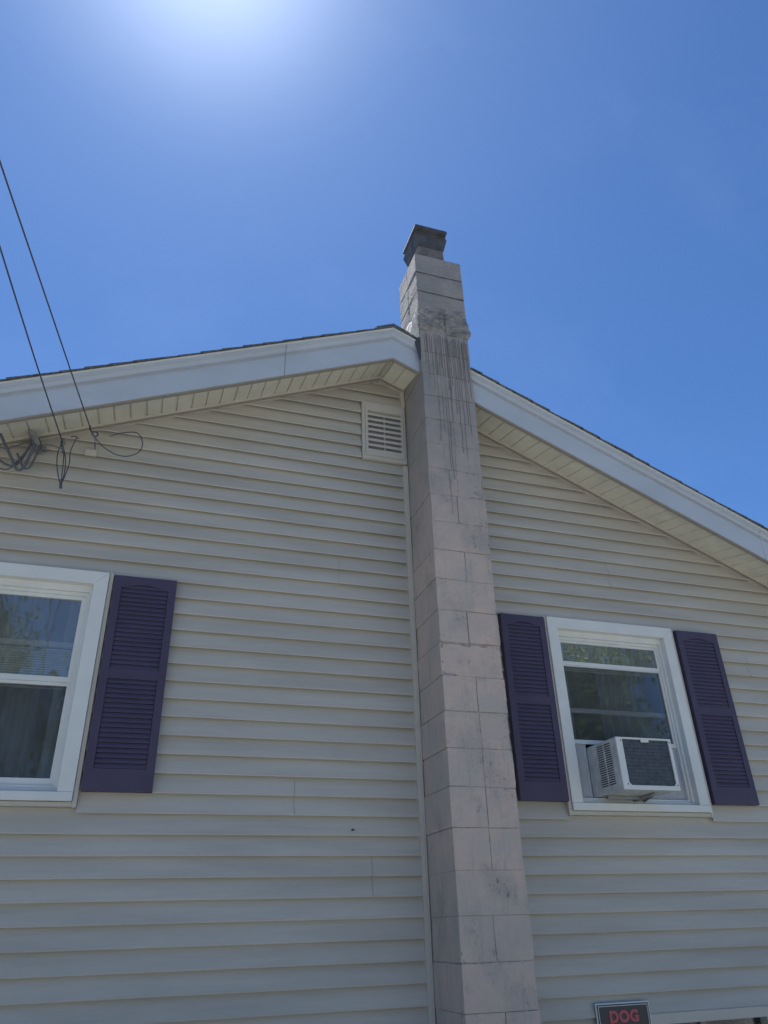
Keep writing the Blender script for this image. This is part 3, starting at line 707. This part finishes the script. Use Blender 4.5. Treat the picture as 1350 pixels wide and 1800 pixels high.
mb = MB(); mb.tube([(-2.244, -.137, 3.95), (-2.239, -.137, 3.917)], .0085); mb.build('clamp', M['cablegrey'], ca, smooth=True)
mb = MB(); mb.tube([(-2.289, -.14, 4.236), (-2.266, -.14, 4.160)], .0075); mb.build('wedge_clamp', M['cablegrey'], ca, smooth=True)
mb = MB(); mb.tube([(-2.288, -.008, 4.30), (-2.288, -.08, 4.29), (-2.287, -.125, 4.27), (-2.286, -.14, 4.236)], .004); mb.build('hook', M['steel'], ca, smooth=True)
adopt(ca)
cb = empty('service_cable', (-2.12, -.02, 4.33)); tag(cb, 'thin black overhead cable whose slack makes a wide round loop on the siding', 'cable')
mb = MB(); mb.tube(span((-2.13, -.16, 4.322), (-2.224, -1, 4.209), (-2.377, -2, 4.169), (-3.9, -14, 6.4)), .0038); mb.build('wire', M['cable'], cb, smooth=True)
B1 = [(-2.123, 4.314), (-2.109, 4.291), (-2.095, 4.280), (-2.056, 4.242), (-2.001, 4.206), (-1.942, 4.187), (-1.889, 4.192), (-1.843, 4.222), (-1.825, 4.267), (-1.834, 4.317), (-1.867, 4.359), (-1.918, 4.38), (-1.976, 4.386), (-2.033, 4.379)]
mb = MB(); mb.tube(spline([(x, -.16+.012*math.sin(i*.5)+(.10*max(0, i-10)/3), z) for i, (x, z) in enumerate(B1)]), .0033); mb.build('slack_loop', M['cable'], cb, smooth=True)
mb = MB(); mb.tube([(-2.145, -.15, 4.372), (-2.148, -.16, 4.350), (-2.130, -.16, 4.322)], .0042); mb.build('tail', M['cable'], cb, smooth=True)
mb = MB(); mb.tube(spline([(-2.130, -.16, 4.323), (-2.105, -.155, 4.332), (-2.093, -.155, 4.310), (-2.110, -.16, 4.295), (-2.128, -.16, 4.312)], 4), .0050); mb.build('clamp', M['cablegrey'], cb, smooth=True)
mb = MB(); mb.tube([(-2.110, -.012, 4.30), (-2.108, -.10, 4.30), (-2.110, -.155, 4.300)], .0042); mb.tube([(-2.110, -.15, 4.302), (-2.098, -.15, 4.258)], .0055); mb.build('hook', M['steel'], cb, smooth=True)
mb = MB(); mb.box(-2.165, -2.095, -.012, .008, 4.250, 4.292); mb.build('wall_plate', M['trim'], cb, bevel=.003)
adopt(cb)
cc = empty('power_drop', (-2.46, -.02, 4.26)); tag(cc, 'thick twisted grey service cables drooping from a metal bracket at the left eave', 'cable')
mb = MB(); mb.tube(spline([(-2.70, -.12, 4.215), (-2.72, -.36, 4.12), (-2.76, -1, 4.09), (-2.84, -2, 4.09), (-3.2, -6, 4.5), (-3.9, -14, 6.6)]), .012); mb.build('wire', M['cablegrey'], cc, smooth=True)
C1 = [(-2.70, 4.32), (-2.665, 4.29), (-2.633, 4.243), (-2.595, 4.177), (-2.55, 4.104), (-2.512, 4.035), (-2.487, 4.011), (-2.463, 4.038), (-2.450, 4.108), (-2.438, 4.190), (-2.455, 4.236)]
D1 = [(-2.70, 4.17), (-2.655, 4.12), (-2.603, 4.077), (-2.568, 4.058), (-2.535, 4.054), (-2.513, 4.071), (-2.493, 4.116), (-2.472, 4.191), (-2.462, 4.247)]
D2 = [(-2.70, 4.07), (-2.639, 4.045), (-2.593, 4.033), (-2.555, 4.036), (-2.525, 4.077), (-2.488, 4.158), (-2.466, 4.240)]
D3 = [(-2.70, 4.21), (-2.663, 4.200), (-2.591, 4.188), (-2.55, 4.206), (-2.509, 4.232), (-2.465, 4.250)]
for P_, r_, y_, dy in ((C1, .0088, -.13, .002), (D1, .007, -.095, .003), (D2, .0048, -.07, 0), (D3, .004, -.04, -.006), ([(x+.03, z+.03) for x, z in C1[4:]], .006, -.10, .003)):
    mb = MB(); mb.tube(spline([(x, y_+dy*i, z) for i, (x, z) in enumerate(P_)]), r_); mb.build('drip_loop', M['cablegrey'], cc, smooth=True)
D4 = [(-2.43, 4.24), (-2.403, 4.262), (-2.355, 4.268), (-2.30, 4.255)]
mb = MB(); mb.tube(spline([(x, -.03, z) for x, z in D4]), .0022); mb.build('ground_wire', M['cablegrey'], cc, smooth=True)
mb = MB(); mb.prism([(-2.49, 4.303), (-2.473, 4.318), (-2.440, 4.278), (-2.408, 4.221), (-2.420, 4.203), (-2.448, 4.225)], 'y', -.115, .0); mb.build('bracket', M['steel'], cc, bevel=.002)
mb = MB(); mb.box(-2.412, -2.388, -.02, .01, 4.235, 4.265); mb.build('clip', M['steel'], cc, bevel=.002)
adopt(cc)
# ------------------------------------------------------------------ trees mirrored in the panes, behind the camera
def tree(x, y, h, r, seed, lab, m='leaf'):
    rr = random.Random(seed); t = empty('tree', (x, y, 0)); tag(t, lab, 'tree', 'trees across the yard mirrored in the window panes')
    mb = MB(); mb.tube([(x+.25*math.sin(i*.7+seed), y+.2*math.cos(i), h*.62*i/6) for i in range(7)], lambda u: .26*(1-u*.65), 10)
    tips = []
    for i in range(11):
        a = rr.uniform(0, 6.28); z = h*rr.uniform(.32, .60); L = r*rr.uniform(.55, .95); e = (x+L*math.cos(a), y+L*math.sin(a), z+L*rr.uniform(.4, .9))
        mb.tube([(x, y, z), (x+.5*L*math.cos(a), y+.5*L*math.sin(a), z+L*.3), e], lambda u: .09*(1-u*.75), 6); tips.append(Vector(e))
    mb.build('trunk', M['bark'], t, smooth=True)
    mb = MB(); cl = [Vector((x+rr.gauss(0, r*.42), y+rr.gauss(0, r*.42), h*rr.uniform(.42, 1.0))) for _ in range(34)] + tips
    for c in cl:
        R_ = r*rr.uniform(.18, .34)
        for _ in range(520):
            d = Vector((rr.gauss(0, 1), rr.gauss(0, 1), rr.gauss(0, .75))).normalized()*R_*rr.uniform(.5, 1.1); p = c+d
            s = rr.uniform(.035, .08); a = Vector((rr.gauss(0, 1), rr.gauss(0, 1), rr.gauss(0, 1))).normalized(); b = a.orthogonal().normalized()
            mb.quad(p-a*s, p+b*s*.55, p+a*s, p-b*s*.55)
    mb.build('crown', M[m], t, normals=False); adopt(t)
tree(-7.0, -17, 10.5, 3.6, 1, 'broad dark leafy tree mirrored at the left of the left window')
tree(-.5, -20, 9.6, 3.3, 2, 'leafy tree mirrored at the right edge of the left window')
tree(9.5, -17, 11.5, 4.2, 3, 'tall leafy tree mirrored in the top pane over the air conditioner')
tree(16, -22, 12, 4.6, 4, 'far leafy tree mirrored behind the others in the right window')
